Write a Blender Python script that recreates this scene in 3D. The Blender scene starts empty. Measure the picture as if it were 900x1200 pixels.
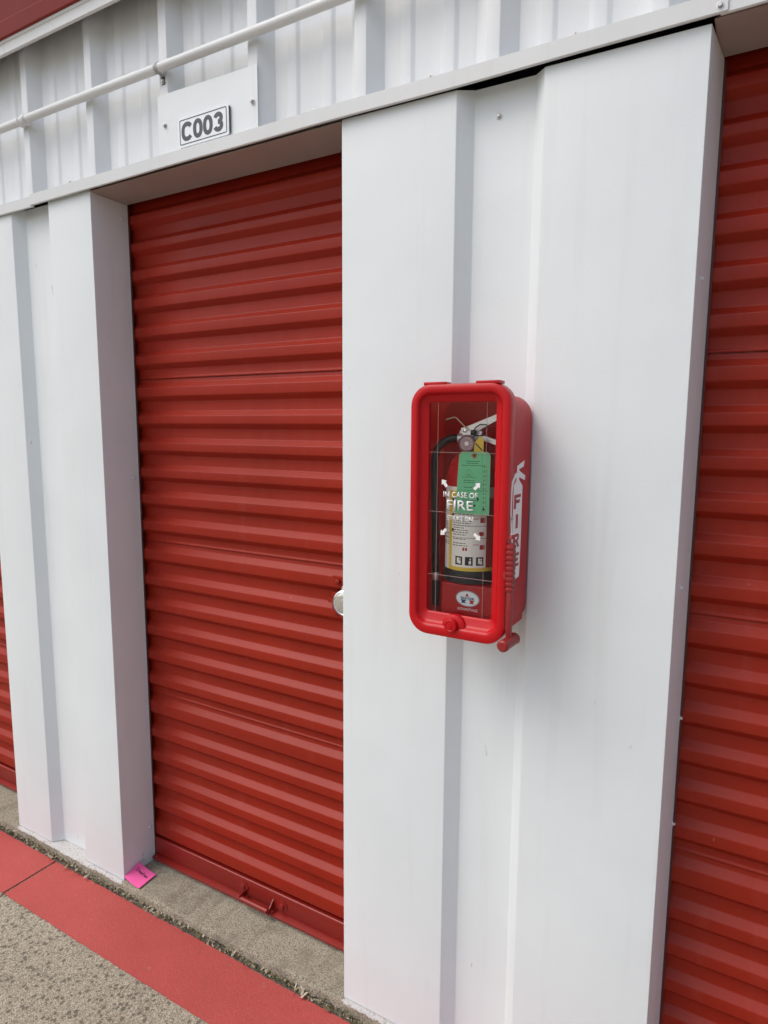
import bpy, bmesh, math, random
from mathutils import Vector, Matrix
random.seed(7)
S = bpy.context.scene
C = S.collection
R = math.radians

# ------------------------------------------------------------------ camera
cam_data = bpy.data.cameras.new("camera")
cam = bpy.data.objects.new("camera", cam_data)
C.objects.link(cam)
right = Vector((0.86418206, 0.50314715, 0.00568424))
up = Vector((-0.06999229, 0.10901332, 0.99157308))
fwd = Vector((-0.49828752, 0.85729752, -0.12942377))
cam.matrix_world = Matrix(((right.x, up.x, -fwd.x, 0.0),
                           (right.y, up.y, -fwd.y, -1.28422),
                           (right.z, up.z, -fwd.z, 1.5),
                           (0, 0, 0, 1)))
cam_data.sensor_fit = 'AUTO'
cam_data.sensor_width = 36.0
cam_data.lens = 761.44 / 1200.0 * 36.0
cam_data.clip_start = 0.02
cam_data.clip_end = 500
S.camera = cam
S.render.resolution_x, S.render.resolution_y = 768, 1024

# ------------------------------------------------------------------ light: overcast day
W = bpy.data.worlds.new("World")
S.world = W
W.use_nodes = True
wn, wl = W.node_tree.nodes, W.node_tree.links
wn.clear()
SUN_EL, SUN_AZ = R(53), R(-42)          # azimuth of the sun measured from -Y towards -X
sky = wn.new("ShaderNodeTexSky")
sky.sky_type = 'NISHITA'
sky.sun_disc = False
sky.sun_elevation = SUN_EL
sky.sun_rotation = R(180) - SUN_AZ
sky.dust_density = 4.0
sky.air_density = 1.0
sky.ozone_density = 1.0
hs = wn.new("ShaderNodeHueSaturation")
hs.inputs['Saturation'].default_value = 0.80      # cloud cover takes the blue out
bgn = wn.new("ShaderNodeBackground")
bgn.inputs['Strength'].default_value = 0.15
wo = wn.new("ShaderNodeOutputWorld")
wl.new(sky.outputs[0], hs.inputs['Color'])
wl.new(hs.outputs[0], bgn.inputs['Color'])
wl.new(bgn.outputs[0], wo.inputs['Surface'])
sd = bpy.data.lights.new("sun", 'SUN')
sd.energy = 0.7
sd.angle = R(35)
sd.color = (1.0, 0.99, 0.975)
sun = bpy.data.objects.new("sun", sd)
C.objects.link(sun)
sdir = Vector((math.sin(SUN_AZ) * math.cos(SUN_EL), -math.cos(SUN_AZ) * math.cos(SUN_EL), math.sin(SUN_EL)))
sun.location = sdir * 30
sun.rotation_euler = sdir.to_track_quat('Z', 'Y').to_euler()
S.view_settings.view_transform = 'Standard'
S.view_settings.look = 'None'
S.view_settings.exposure = 0.27
S.view_settings.gamma = 1.0
S.view_settings.use_curve_mapping = False

# ------------------------------------------------------------------ materials
def new_mat(name):
    m = bpy.data.materials.new(name)
    m.use_nodes = True
    nt = m.node_tree
    return m, nt.nodes, nt.links, nt.nodes['Principled BSDF']

def coords(n, l, scale=(1, 1, 1)):
    g = n.new("ShaderNodeNewGeometry")
    mp = n.new("ShaderNodeMapping")
    mp.inputs['Scale'].default_value = scale
    l.new(g.outputs['Position'], mp.inputs['Vector'])
    return mp.outputs[0]

def noise(n, l, vec, scale, detail=4, rough=0.55):
    t = n.new("ShaderNodeTexNoise")
    t.inputs['Scale'].default_value = scale
    t.inputs['Detail'].default_value = detail
    t.inputs['Roughness'].default_value = rough
    l.new(vec, t.inputs['Vector'])
    return t.outputs[0]

def ramp(n, l, fac, stops):
    r = n.new("ShaderNodeValToRGB")
    els = r.color_ramp.elements
    els[0].position, els[0].color = stops[0][0], (*stops[0][1], 1)
    els[1].position, els[1].color = stops[-1][0], (*stops[-1][1], 1)
    for p, c in stops[1:-1]:
        e = els.new(p)
        e.color = (*c, 1)
    l.new(fac, r.inputs[0])
    return r.outputs[0]

def mixc(n, l, fac, a, b):
    m = n.new("ShaderNodeMix")
    m.data_type = 'RGBA'
    for s, v in ((m.inputs[0], fac), (m.inputs[6], a), (m.inputs[7], b)):
        if hasattr(v, 'links') or hasattr(v, 'is_linked'):
            l.new(v, s)
        elif isinstance(v, (int, float)):
            s.default_value = v
        else:
            s.default_value = (*v, 1)
    return m.outputs[2]

def bump(n, l, h, strength, dist, bsdf, prev=None):
    b = n.new("ShaderNodeBump")
    b.inputs['Strength'].default_value = strength
    b.inputs['Distance'].default_value = dist
    l.new(h, b.inputs['Height'])
    if prev:
        l.new(prev, b.inputs['Normal'])
    l.new(b.outputs[0], bsdf.inputs['Normal'])
    return b.outputs[0]

def gray(v): return (v, v, v)

def painted(name, col, rough, var=0.06, embossed=0.0, spec=0.5, dirt=None, waves=0.0, streak=None, scuff=None):
    m, n, l, b = new_mat(name)
    v = coords(n, l)
    nz = noise(n, l, v, 3.0, 6)
    lo = tuple(c * (1 - var) for c in col)
    hi = tuple(min(1, c * (1 + var)) for c in col)
    c = ramp(n, l, nz, [(0.3, lo), (0.7, hi)])
    if streak:
        sv = coords(n, l, (1, 1, 0.06))
        sn = noise(n, l, sv, 22, 5, 0.6)
        f = ramp(n, l, sn, [(0.55, (0, 0, 0)), (0.8, gray(0.35))])
        c = mixc(n, l, f, c, streak)
    if dirt:
        dn = noise(n, l, v, 55, 3, 0.7)
        f = ramp(n, l, dn, [(0.68, (0, 0, 0)), (0.74, gray(0.5))])
        c = mixc(n, l, f, c, dirt)
    if scuff:
        # a few short rubs and nicks
        qn = noise(n, l, coords(n, l, (1.0, 1.0, 0.35)), 46, 2, 0.5)
        q2 = noise(n, l, v, 5, 2, 0.5)
        f1 = ramp(n, l, qn, [(0.745, (0, 0, 0)), (0.765, gray(0.55))])
        f2 = ramp(n, l, q2, [(0.50, (0, 0, 0)), (0.60, gray(1))])
        qm = n.new("ShaderNodeMath"); qm.operation = 'MULTIPLY'
        l.new(f1, qm.inputs[0]); l.new(f2, qm.inputs[1])
        c = mixc(n, l, qm.outputs[0], c, scuff)
    l.new(c, b.inputs['Base Color'])
    b.inputs['Roughness'].default_value = rough
    b.inputs['Specular IOR Level'].default_value = spec
    rn = noise(n, l, v, 8, 5)
    rr = n.new("ShaderNodeMapRange")
    rr.inputs['To Min'].default_value = rough - 0.06
    rr.inputs['To Max'].default_value = rough + 0.08
    l.new(rn, rr.inputs['Value'])
    l.new(rr.outputs[0], b.inputs['Roughness'])
    prev = None
    if waves:
        wv = noise(n, l, v, 2.2, 2)
        prev = bump(n, l, wv, 1.0, waves, b)
    if embossed:
        en = noise(n, l, v, 260, 2, 0.6)
        bump(n, l, en, embossed, 0.0006, b, prev)
    return m

M = {}
M['white'] = painted("white_enamel", (0.712, 0.760, 0.775), 0.42, 0.03, 0.4, 0.4, waves=0.005, streak=(0.62, 0.615, 0.60), scuff=(0.42, 0.41, 0.40))
M['siding'] = painted("white_siding", (0.695, 0.725, 0.745), 0.40, 0.05, 0.2, 0.4, waves=0.002, streak=(0.63, 0.635, 0.63))
M['trim'] = painted("off_white_trim", (0.62, 0.64, 0.645), 0.42, 0.05, 0.2, 0.4, dirt=(0.45, 0.43, 0.40), streak=(0.55, 0.53, 0.5))
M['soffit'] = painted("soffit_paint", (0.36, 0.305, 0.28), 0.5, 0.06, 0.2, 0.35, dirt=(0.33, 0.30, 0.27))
M['pipe'] = painted("painted_conduit", (0.655, 0.68, 0.69), 0.40, 0.05, 0.1, 0.4, dirt=(0.45, 0.43, 0.4))
M['door'] = painted("red_door_enamel", (0.275, 0.0175, 0.0068), 0.40, 0.09, 0.12, 0.22, waves=0.004, streak=(0.30, 0.05, 0.036), scuff=(0.36, 0.12, 0.09))
M['bar'] = painted("red_bar_enamel", (0.225, 0.012, 0.008), 0.38, 0.12, 0.2, 0.45, dirt=(0.42, 0.16, 0.13))
M['fascia'] = painted("red_fascia_enamel", (0.21, 0.020, 0.016), 0.5, 0.05, 0.1, 0.25)
M['guide'] = painted("shaded_guide_track", (0.07, 0.012, 0.010), 0.5, 0.2)  # dark red guide, with the shadow line beside the curtain in its colour
M['dark'] = painted("gap_shade_black", (0.02, 0.02, 0.02), 0.8, 0.1)  # near-black that stands for the shade inside gaps
M['cab'] = painted("red_cabinet_plastic", (0.46, 0.0025, 0.0065), 0.34, 0.05, 0.08, 0.32, scuff=(0.50, 0.08, 0.07))
M['cabin'] = painted("red_cabinet_shell", (0.58, 0.005, 0.012), 0.34, 0.04, 0.15, 0.5)
def translucent(m, col, amount):
    n, l = m.node_tree.nodes, m.node_tree.links
    t = n.new("ShaderNodeBsdfTranslucent"); t.inputs[0].default_value = (*col, 1)
    mx = n.new("ShaderNodeMixShader"); mx.inputs[0].default_value = amount
    o = [q for q in n if q.type == 'OUTPUT_MATERIAL'][0]
    l.new(n['Principled BSDF'].outputs[0], mx.inputs[1]); l.new(t.outputs[0], mx.inputs[2]); l.new(mx.outputs[0], o.inputs[0])
translucent(M['cabin'], (0.80, 0.010, 0.03), 0.32)
M['hammer'] = painted("red_hammer_plastic", (0.25, 0.013, 0.013), 0.42, 0.1, 0.2, 0.45)
M['ext'] = painted("red_extinguisher_enamel", (0.50, 0.010, 0.012), 0.22, 0.03, 0, 0.5)
M['rubber'] = painted("black_rubber", (0.012, 0.012, 0.013), 0.5, 0.1)
M['alum'], _n, _l, _b = new_mat("brushed_aluminium")
_b.inputs['Base Color'].default_value = (0.72, 0.71, 0.69, 1); _b.inputs['Metallic'].default_value = 0.85; _b.inputs['Roughness'].default_value = 0.38
bump(_n, _l, noise(_n, _l, coords(_n, _l, (1, 1, 12)), 180, 3), 0.15, 0.0005, _b)
M['chrome'], _n, _l, _b = new_mat("polished_steel")
_b.inputs['Base Color'].default_value = (0.78, 0.78, 0.77, 1); _b.inputs['Metallic'].default_value = 1.0; _b.inputs['Roughness'].default_value = 0.16
bump(_n, _l, noise(_n, _l, coords(_n, _l), 120, 3), 0.1, 0.0006, _b)
M['zinc'], _n, _l, _b = new_mat("zinc_screw")
_b.inputs['Base Color'].default_value = (0.5, 0.5, 0.49, 1); _b.inputs['Metallic'].default_value = 0.7; _b.inputs['Roughness'].default_value = 0.45

def flat(name, col, rough=0.5, var=0.04):
    return painted(name, col, rough, var, 0, 0.4)
M['print_white'] = flat("white_print", (0.80, 0.80, 0.79), 0.5)
M['sign_white'] = flat("sign_white", (0.79, 0.84, 0.87), 0.35, 0.01)
M['sign_gray'] = flat("sign_gray", (0.055, 0.065, 0.067), 0.4)
M['decal'] = flat("decal_white", (0.82, 0.79, 0.80), 0.4, 0.02)
M['decal_red'] = flat("decal_red", (0.34, 0.016, 0.02), 0.4)
M['tag'] = flat("green_tag_card", (0.19, 0.60, 0.31), 0.7, 0.05)
M['ink'] = flat("black_ink", (0.02, 0.022, 0.022), 0.6)
M['tagink'] = flat("tag_ink", (0.03, 0.12, 0.07), 0.7)
M['label'] = flat("label_white", (0.90, 0.87, 0.80), 0.4)
M['yellow'] = flat("label_yellow", (0.78, 0.56, 0.07), 0.45)
M['label_red'] = flat("label_red", (0.42, 0.03, 0.03), 0.45)
M['blue'] = flat("emblem_blue", (0.02, 0.07, 0.17), 0.4)
M['silver'] = flat("emblem_rim", (0.33, 0.30, 0.30), 0.35)
M['brass'] = flat("brass_eyelet", (0.45, 0.25, 0.10), 0.4)
M['gauge'] = flat("gauge_face", (0.42, 0.28, 0.29), 0.3)
M['gauge_rim'] = flat("gauge_rim", (0.24, 0.13, 0.14), 0.3)
M['wire'] = flat("pull_pin_wire", (0.62, 0.52, 0.36), 0.35)
M['pink'] = flat("pink_paper", (0.92, 0.13, 0.40), 0.75, 0.02)
M['score'] = flat("score_edge", (0.40, 0.24, 0.24), 0.4)

# clear plastic window: see-through with real reflection
m = bpy.data.materials.new("clear_acrylic"); m.use_nodes = True
n, l = m.node_tree.nodes, m.node_tree.links
n.clear()
out = n.new("ShaderNodeOutputMaterial"); mx = n.new("ShaderNodeMixShader")
tr = n.new("ShaderNodeBsdfTransparent"); gl = n.new("ShaderNodeBsdfGlossy"); fr = n.new("ShaderNodeFresnel")
tr.inputs[0].default_value = (0.99, 0.985, 0.985, 1)
gl.inputs['Roughness'].default_value = 0.06
fr.inputs['IOR'].default_value = 1.29
l.new(fr.outputs[0], mx.inputs[0]); l.new(tr.outputs[0], mx.inputs[1]); l.new(gl.outputs[0], mx.inputs[2])
l.new(mx.outputs[0], out.inputs[0])
M['acrylic'] = m

def concrete(name, base, dark, light, grain, spots=0.0, stain=None, paint=None):
    m, n, l, b = new_mat(name)
    v = coords(n, l)
    big = noise(n, l, v, 2.3, 6, 0.6)
    c = ramp(n, l, big, [(0.3, tuple(x * 0.82 for x in base)), (0.72, tuple(x * 1.12 for x in base))])
    vo = n.new("ShaderNodeTexVoronoi")
    vo.inputs['Scale'].default_value = grain
    l.new(v, vo.inputs['Vector'])
    sep = n.new("ShaderNodeSeparateColor")
    l.new(vo.outputs['Color'], sep.inputs[0])
    f = ramp(n, l, sep.outputs[0], [(0.55, (0, 0, 0)), (0.95, gray(0.75))])
    c = mixc(n, l, f, c, dark)
    f = ramp(n, l, sep.outputs[1], [(0.72, (0, 0, 0)), (0.98, gray(0.8))])
    c = mixc(n, l, f, c, light)
    fine = noise(n, l, v, 420, 3, 0.7)
    f = ramp(n, l, fine, [(0.40, gray(0.95)), (0.52, (0, 0, 0))])
    c = mixc(n, l, f, c, dark)
    g2 = noise(n, l, v, 300, 2, 0.6)
    f = ramp(n, l, g2, [(0.52, (0, 0, 0)), (0.62, gray(0.85))])
    c = mixc(n, l, f, c, light)
    g3 = noise(n, l, v, 120, 3, 0.6)
    f = ramp(n, l, g3, [(0.56, (0, 0, 0)), (0.72, gray(0.55))])
    c = mixc(n, l, f, c, dark)
    if stain:
        sn = noise(n, l, v, 9, 6, 0.65)
        f = ramp(n, l, sn, [(0.48, (0, 0, 0)), (0.66, gray(0.65))])
        c = mixc(n, l, f, c, stain)
    if spots:
        sv = n.new("ShaderNodeTexVoronoi")
        sv.inputs['Scale'].default_value = 72
        nv = noise(n, l, v, 70, 2)
        ad = n.new("ShaderNodeVectorMath"); ad.operation = 'ADD'
        sc = n.new("ShaderNodeVectorMath"); sc.operation = 'SCALE'; sc.inputs['Scale'].default_value = 0.014
        tn = n.new("ShaderNodeTexNoise"); tn.inputs['Scale'].default_value = 90
        l.new(v, tn.inputs['Vector']); l.new(tn.outputs['Color'], sc.inputs[0])
        l.new(v, ad.inputs[0]); l.new(sc.outputs[0], ad.inputs[1])
        l.new(ad.outputs[0], sv.inputs['Vector'])
        s2 = n.new("ShaderNodeSeparateColor"); l.new(sv.outputs['Color'], s2.inputs[0])
        a = n.new("ShaderNodeMath"); a.operation = 'SUBTRACT'; a.use_clamp = True
        th = n.new("ShaderNodeMath"); th.operation = 'MULTIPLY'; th.inputs[1].default_value = 0.56
        l.new(s2.outputs[2], th.inputs[0])
        l.new(th.outputs[0], a.inputs[0]); l.new(sv.outputs['Distance'], a.inputs[1])
        a2 = n.new("ShaderNodeMath"); a2.operation = 'MULTIPLY'; a2.use_clamp = True; a2.inputs[1].default_value = 6.0; l.new(a.outputs[0], a2.inputs[0]); a = a2
        g = n.new("ShaderNodeMath"); g.operation = 'GREATER_THAN'; g.inputs[1].default_value = 0.40
        l.new(s2.outputs[0], g.inputs[0])
        mm = n.new("ShaderNodeMath"); mm.operation = 'MULTIPLY'
        l.new(a.outputs[0], mm.inputs[0]); l.new(g.outputs[0], mm.inputs[1])
        k = n.new("ShaderNodeMath"); k.operation = 'MULTIPLY'; k.inputs[1].default_value = spots
        l.new(mm.outputs[0], k.inputs[0])
        c = mixc(n, l, k.outputs[0], c, (0.17, 0.152, 0.118))
    if paint:
        # overspray of white paint along the foot of the piers
        sx = n.new("ShaderNodeSeparateXYZ"); l.new(v, sx.inputs[0])
        en = noise(n, l, v, 60, 5, 0.7)
        tot = None
        for (x0, x1) in paint:
            cx, hw = (x0 + x1) / 2, (x1 - x0) / 2
            d = n.new("ShaderNodeMath"); d.operation = 'SUBTRACT'; d.inputs[1].default_value = cx
            l.new(sx.outputs[0], d.inputs[0])
            ab = n.new("ShaderNodeMath"); ab.operation = 'ABSOLUTE'; l.new(d.outputs[0], ab.inputs[0])
            ad = n.new("ShaderNodeMath"); ad.operation = 'MULTIPLY_ADD'; ad.inputs[1].default_value = 0.05
            l.new(en, ad.inputs[0]); l.new(ab.outputs[0], ad.inputs[2])
            lt = n.new("ShaderNodeMath"); lt.operation = 'LESS_THAN'; lt.inputs[1].default_value = hw + 0.022
            l.new(ad.outputs[0], lt.inputs[0])
            if tot is None: tot = lt.outputs[0]
            else:
                mxx = n.new("ShaderNodeMath"); mxx.operation = 'MAXIMUM'
                l.new(tot, mxx.inputs[0]); l.new(lt.outputs[0], mxx.inputs[1]); tot = mxx.outputs[0]
        yy = n.new("ShaderNodeMath"); yy.operation = 'LESS_THAN'; yy.inputs[1].default_value = 0.07
        l.new(sx.outputs[1], yy.inputs[0])
        hh = ramp(n, l, noise(n, l, v, 130, 4, 0.7), [(0.36, (0, 0, 0)), (0.46, gray(0.9))])
        zz_ = n.new("ShaderNodeMath"); zz_.operation = 'MULTIPLY_ADD'; zz_.inputs[1].default_value = 0.016; l.new(en, zz_.inputs[0]); l.new(sx.outputs[2], zz_.inputs[2])
        zg = n.new("ShaderNodeMath"); zg.operation = 'GREATER_THAN'; zg.inputs[1].default_value = 0.0005; l.new(zz_.outputs[0], zg.inputs[0])
        zm = n.new("ShaderNodeMath"); zm.operation = 'MULTIPLY'; l.new(hh, zm.inputs[0]); l.new(zg.outputs[0], zm.inputs[1]); hh = zm.outputs[0]
        m1 = n.new("ShaderNodeMath"); m1.operation = 'MULTIPLY'
        l.new(tot, m1.inputs[0]); l.new(yy.outputs[0], m1.inputs[1])
        m2 = n.new("ShaderNodeMath"); m2.operation = 'MULTIPLY'
        l.new(m1.outputs[0], m2.inputs[0]); l.new(hh, m2.inputs[1])
        c = mixc(n, l, m2.outputs[0], c, (0.68, 0.67, 0.66))
    l.new(c, b.inputs['Base Color'])
    b.inputs['Roughness'].default_value = 0.85
    b.inputs['Specular IOR Level'].default_value = 0.25
    p = bump(n, l, sep.outputs[0], 0.5, 0.002, b)
    bump(n, l, fine, 1.0, 0.0035, b, p)
    return m

M['slab'] = concrete("slab_concrete", (0.44, 0.395, 0.295), (0.12, 0.105, 0.08), (0.58, 0.53, 0.42), 260, 0, stain=(0.20, 0.18, 0.135), paint=[(-2.334, -1.737), (-0.861, -0.123)])
M['pave'] = concrete("pavement_concrete", (0.50, 0.44, 0.325), (0.155, 0.132, 0.095), (0.72, 0.66, 0.53), 250, 0.9)
M['soil'] = concrete("joint_soil", (0.13, 0.115, 0.085), (0.035, 0.03, 0.022), (0.26, 0.24, 0.19), 240)

m, n, l, b = new_mat("red_curb_paint")
v = coords(n, l)
c = ramp(n, l, noise(n, l, v, 5, 6, 0.6), [(0.3, (0.455, 0.080, 0.070)), (0.7, (0.51, 0.095, 0.083))])
vo = n.new("ShaderNodeTexVoronoi"); vo.inputs['Scale'].default_value = 75; l.new(v, vo.inputs['Vector'])
f = ramp(n, l, vo.outputs['Distance'], [(0.0, gray(0.8)), (0.13, (0, 0, 0))])
sp = n.new("ShaderNodeSeparateColor"); l.new(vo.outputs['Color'], sp.inputs[0])
g = n.new("ShaderNodeMath"); g.operation = 'GREATER_THAN'; g.inputs[1].default_value = 0.93; l.new(sp.outputs[0], g.inputs[0])
mm = n.new("ShaderNodeMath"); mm.operation = 'MULTIPLY'; l.new(f, mm.inputs[0]); l.new(g.outputs[0], mm.inputs[1])
c = mixc(n, l, mm.outputs[0], c, (0.55, 0.45, 0.38))
dn = ramp(n, l, noise(n, l, v, 14, 6, 0.65), [(0.55, (0, 0, 0)), (0.8, gray(0.25))])
c = mixc(n, l, dn, c, (0.26, 0.07, 0.06))
gn = ramp(n, l, noise(n, l, v, 330, 3, 0.7), [(0.36, gray(0.5)), (0.5, (0, 0, 0))])
c = mixc(n, l, gn, c, (0.33, 0.050, 0.046))
gn = ramp(n, l, noise(n, l, v, 240, 2, 0.6), [(0.56, (0, 0, 0)), (0.72, gray(0.5))])
c = mixc(n, l, gn, c, (0.60, 0.14, 0.12))
chip = ramp(n, l, noise(n, l, v, 26, 6, 0.75), [(0.665, (0, 0, 0)), (0.685, gray(0.7))])
c = mixc(n, l, chip, c, (0.36, 0.30, 0.22))
l.new(c, b.inputs['Base Color'])
b.inputs['Roughness'].default_value = 0.7
b.inputs['Specular IOR Level'].default_value = 0.3
p = bump(n, l, noise(n, l, v, 330, 3, 0.65), 0.8, 0.0022, b)
M['stripe'] = m

m, n, l, b = new_mat("dry_leaf")
oi = n.new("ShaderNodeNewGeometry")
c = ramp(n, l, oi.outputs['Random Per Island'], [(0.0, (0.06, 0.045, 0.025)), (0.3, (0.18, 0.15, 0.08)), (0.42, (0.12, 0.13, 0.04)), (0.55, (0.27, 0.22, 0.13)), (1.0, (0.52, 0.46, 0.36))])
l.new(c, b.inputs['Base Color']); b.inputs['Roughness'].default_value = 0.8
M['leaf'] = m

# ------------------------------------------------------------------ mesh helpers
def link(name, me, parent=None, root=(0, 0, 0)):
    o = bpy.data.objects.new(name, me)
    C.objects.link(o)
    if parent is not None:
        o.parent = parent
    return o

def obj(name, bm, mat, parent=None, root=(0, 0, 0), smooth=None):
    """world-space bmesh -> one object; its vertices are kept relative to the base of the thing it belongs to"""
    r = Vector(root)
    bmesh.ops.translate(bm, verts=bm.verts, vec=-r)
    bmesh.ops.recalc_face_normals(bm, faces=bm.faces) if any(len(f.verts) for f in bm.faces) else None
    me = bpy.data.meshes.new(name)
    bm.to_mesh(me); bm.free()
    for mt in (mat if isinstance(mat, (list, tuple)) else [mat]):
        me.materials.append(mt)
    if smooth:
        me.polygons.foreach_set('use_smooth', [True] * len(me.polygons))
        me.set_sharp_from_angle(angle=R(smooth))
    o = link(name, me, parent)
    if parent is None:
        o.location = r
    return o

def thing(name, loc, label, cat, group=None):
    o = bpy.data.objects.new(name, None)
    o.empty_display_size = 0.1
    C.objects.link(o)
    o.location = loc
    o['label'] = label; o['category'] = cat
    if group: o['group'] = group
    return o

def tag(o, label, cat):
    o['label'] = label; o['category'] = cat
    return o

def B(): return bmesh.new()

def box(bm, x0, x1, y0, y1, z0, z1, bev=0.0, seg=2, mi=0):
    vs = [bm.verts.new((x, y, z)) for x in (x0, x1) for y in (y0, y1) for z in (z0, z1)]
    q = [(0, 1, 3, 2), (4, 6, 7, 5), (0, 4, 5, 1), (2, 3, 7, 6), (0, 2, 6, 4), (1, 5, 7, 3)]
    fs = [bm.faces.new([vs[i] for i in f]) for f in q]
    for f in fs: f.material_index = mi
    if bev:
        es = list({e for f in fs for e in f.edges})
        bmesh.ops.bevel(bm, geom=es, offset=bev, segments=seg, affect='EDGES', profile=0.5)
    return vs

def prism(bm, pts, fn, a, b, cap=True):
    """closed outline pts (u,v) swept from a to b; fn(u, v, t) -> xyz"""
    A = [bm.verts.new(fn(u, v, a)) for u, v in pts]
    Z = [bm.verts.new(fn(u, v, b)) for u, v in pts]
    k = len(pts)
    for i in range(k):
        j = (i + 1) % k
        bm.faces.new((A[i], A[j], Z[j], Z[i]))
    if cap:
        bm.faces.new(A[::-1]); bm.faces.new(Z)

def strip(bm, pts, fn, ts):
    """open outline swept through the stations ts"""
    rows = [[bm.verts.new(fn(u, v, t)) for u, v in pts] for t in ts]
    for r0, r1 in zip(rows, rows[1:]):
        for i in range(len(pts) - 1):
            bm.faces.new((r0[i], r0[i + 1], r1[i + 1], r1[i]))

def tube(bm, path, r, seg=12, caps=True, rads=None):
    P = [Vector(p) for p in path]
    rings = []
    ref = None
    for i, p in enumerate(P):
        d = (P[min(i + 1, len(P) - 1)] - P[max(i - 1, 0)]).normalized()
        if ref is None:
            ref = d.orthogonal().normalized()
        ref = (ref - d * ref.dot(d)).normalized()
        s = d.cross(ref)
        rr = rads[i] if rads else r
        rings.append([bm.verts.new(p + (ref * math.cos(2 * math.pi * k / seg) + s * math.sin(2 * math.pi * k / seg)) * rr) for k in range(seg)])
    for a, b in zip(rings, rings[1:]):
        for k in range(seg):
            bm.faces.new((a[k], a[(k + 1) % seg], b[(k + 1) % seg], b[k]))
    if caps:
        bm.faces.new(rings[0][::-1]); bm.faces.new(rings[-1])

def lathe(bm, prof, origin, axis, seg=24):
    """prof: (radius, distance along axis)"""
    ax = Vector(axis).normalized()
    u = ax.orthogonal().normalized(); w = ax.cross(u)
    o = Vector(origin)
    rings = []
    for r, t in prof:
        rings.append([bm.verts.new(o + ax * t + (u * math.cos(2 * math.pi * k / seg) + w * math.sin(2 * math.pi * k / seg)) * max(r, 1e-5)) for k in range(seg)])
    for a, b in zip(rings, rings[1:]):
        for k in range(seg):
            bm.faces.new((a[k], a[(k + 1) % seg], b[(k + 1) % seg], b[k]))
    bm.faces.new(rings[0][::-1]); bm.faces.new(rings[-1])

def rrect(x0, x1, z0, z1, r, seg=8):
    pts = []
    for cx, cz, a0 in ((x1 - r, z1 - r, 0), (x0 + r, z1 - r, 90), (x0 + r, z0 + r, 180), (x1 - r, z0 + r, 270)):
        for k in range(seg + 1):
            a = R(a0 + 90 * k / seg)
            pts.append((cx + r * math.cos(a), cz + r * math.sin(a)))
    return pts

def loft(bm, loops, close_last=False, close_first=False):
    rows = [[bm.verts.new(p) for p in L] for L in loops]
    k = len(rows[0])
    for a, b in zip(rows, rows[1:]):
        for i in range(k):
            bm.faces.new((a[i], a[(i + 1) % k], b[(i + 1) % k], b[i]))
    if close_last: bm.faces.new(rows[-1])
    if close_first: bm.faces.new(rows[0][::-1])

def poly(bm, pts3, thick=None):
    vs = [bm.verts.new(p) for p in pts3]
    f = bm.faces.new(vs)
    if thick:
        r = bmesh.ops.extrude_face_region(bm, geom=[f])
        bmesh.ops.translate(bm, verts=[e for e in r['geom'] if isinstance(e, bmesh.types.BMVert)], vec=thick)
    return vs

def text_mesh(body, height, fn, offset=0.0, xs=1.0, align='CENTER', depth=0.0002, space=1.0):
    """lettering as a thin raised mesh; fn(u, v, w) maps the text plane to world"""
    cu = bpy.data.curves.new("lettering", 'FONT')
    cu.body = body; cu.align_x = align; cu.align_y = 'CENTER'
    cu.size = 1.0; cu.offset = offset; cu.resolution_u = 3; cu.extrude = 0.0
    cu.space_character = space
    o = bpy.data.objects.new("lettering", cu)
    C.objects.link(o)
    dg = bpy.context.evaluated_depsgraph_get()
    me = bpy.data.meshes.new_from_object(o.evaluated_get(dg))
    bpy.data.objects.remove(o); bpy.data.curves.remove(cu)
    bm = B(); bm.from_mesh(me); bpy.data.meshes.remove(me)
    r = bmesh.ops.extrude_face_region(bm, geom=list(bm.faces))
    for e in r['geom']:
        if isinstance(e, bmesh.types.BMVert): e.co.z = depth
    k = height / 0.70
    for vtx in bm.verts:
        vtx.co = Vector(fn(vtx.co.x * k * xs, vtx.co.y * k, vtx.co.z))
    return bm

def stroke(bm, path, w, fn, t0, t1, closed=False):
    """a pen stroke of width w along a 2-D path, with thickness t0..t1"""
    P = [Vector((p[0], p[1])) for p in path]
    k = len(P); L, Rr = [], []
    for i in range(k):
        a = P[(i - 1) % k] if closed or i > 0 else P[i]
        b = P[(i + 1) % k] if closed or i < k - 1 else P[i]
        d = (b - a).normalized(); nn = Vector((-d.y, d.x))
        L.append(P[i] + nn * w / 2); Rr.append(P[i] - nn * w / 2)
    ver = [[bm.verts.new(fn(q.x, q.y, t)) for q in side] for side in (L, Rr) for t in (t0, t1)]
    l0, l1, r0, r1 = ver
    rng = range(k if closed else k - 1)
    for i in rng:
        j = (i + 1) % k
        bm.faces.new((l1[i], r1[i], r1[j], l1[j])); bm.faces.new((l0[i], l0[j], r0[j], r0[i]))
        bm.faces.new((l0[i], l1[i], l1[j], l0[j])); bm.faces.new((r0[i], r0[j], r1[j], r1[i]))
    if not closed:
        bm.faces.new((l0[0], r0[0], r1[0], l1[0])); bm.faces.new((l0[-1], l1[-1], r1[-1], r0[-1]))

def struct(o):
    o['kind'] = 'structure'; return o

def xz(y): return lambda u, v, t: (u, y - t, v)

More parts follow.
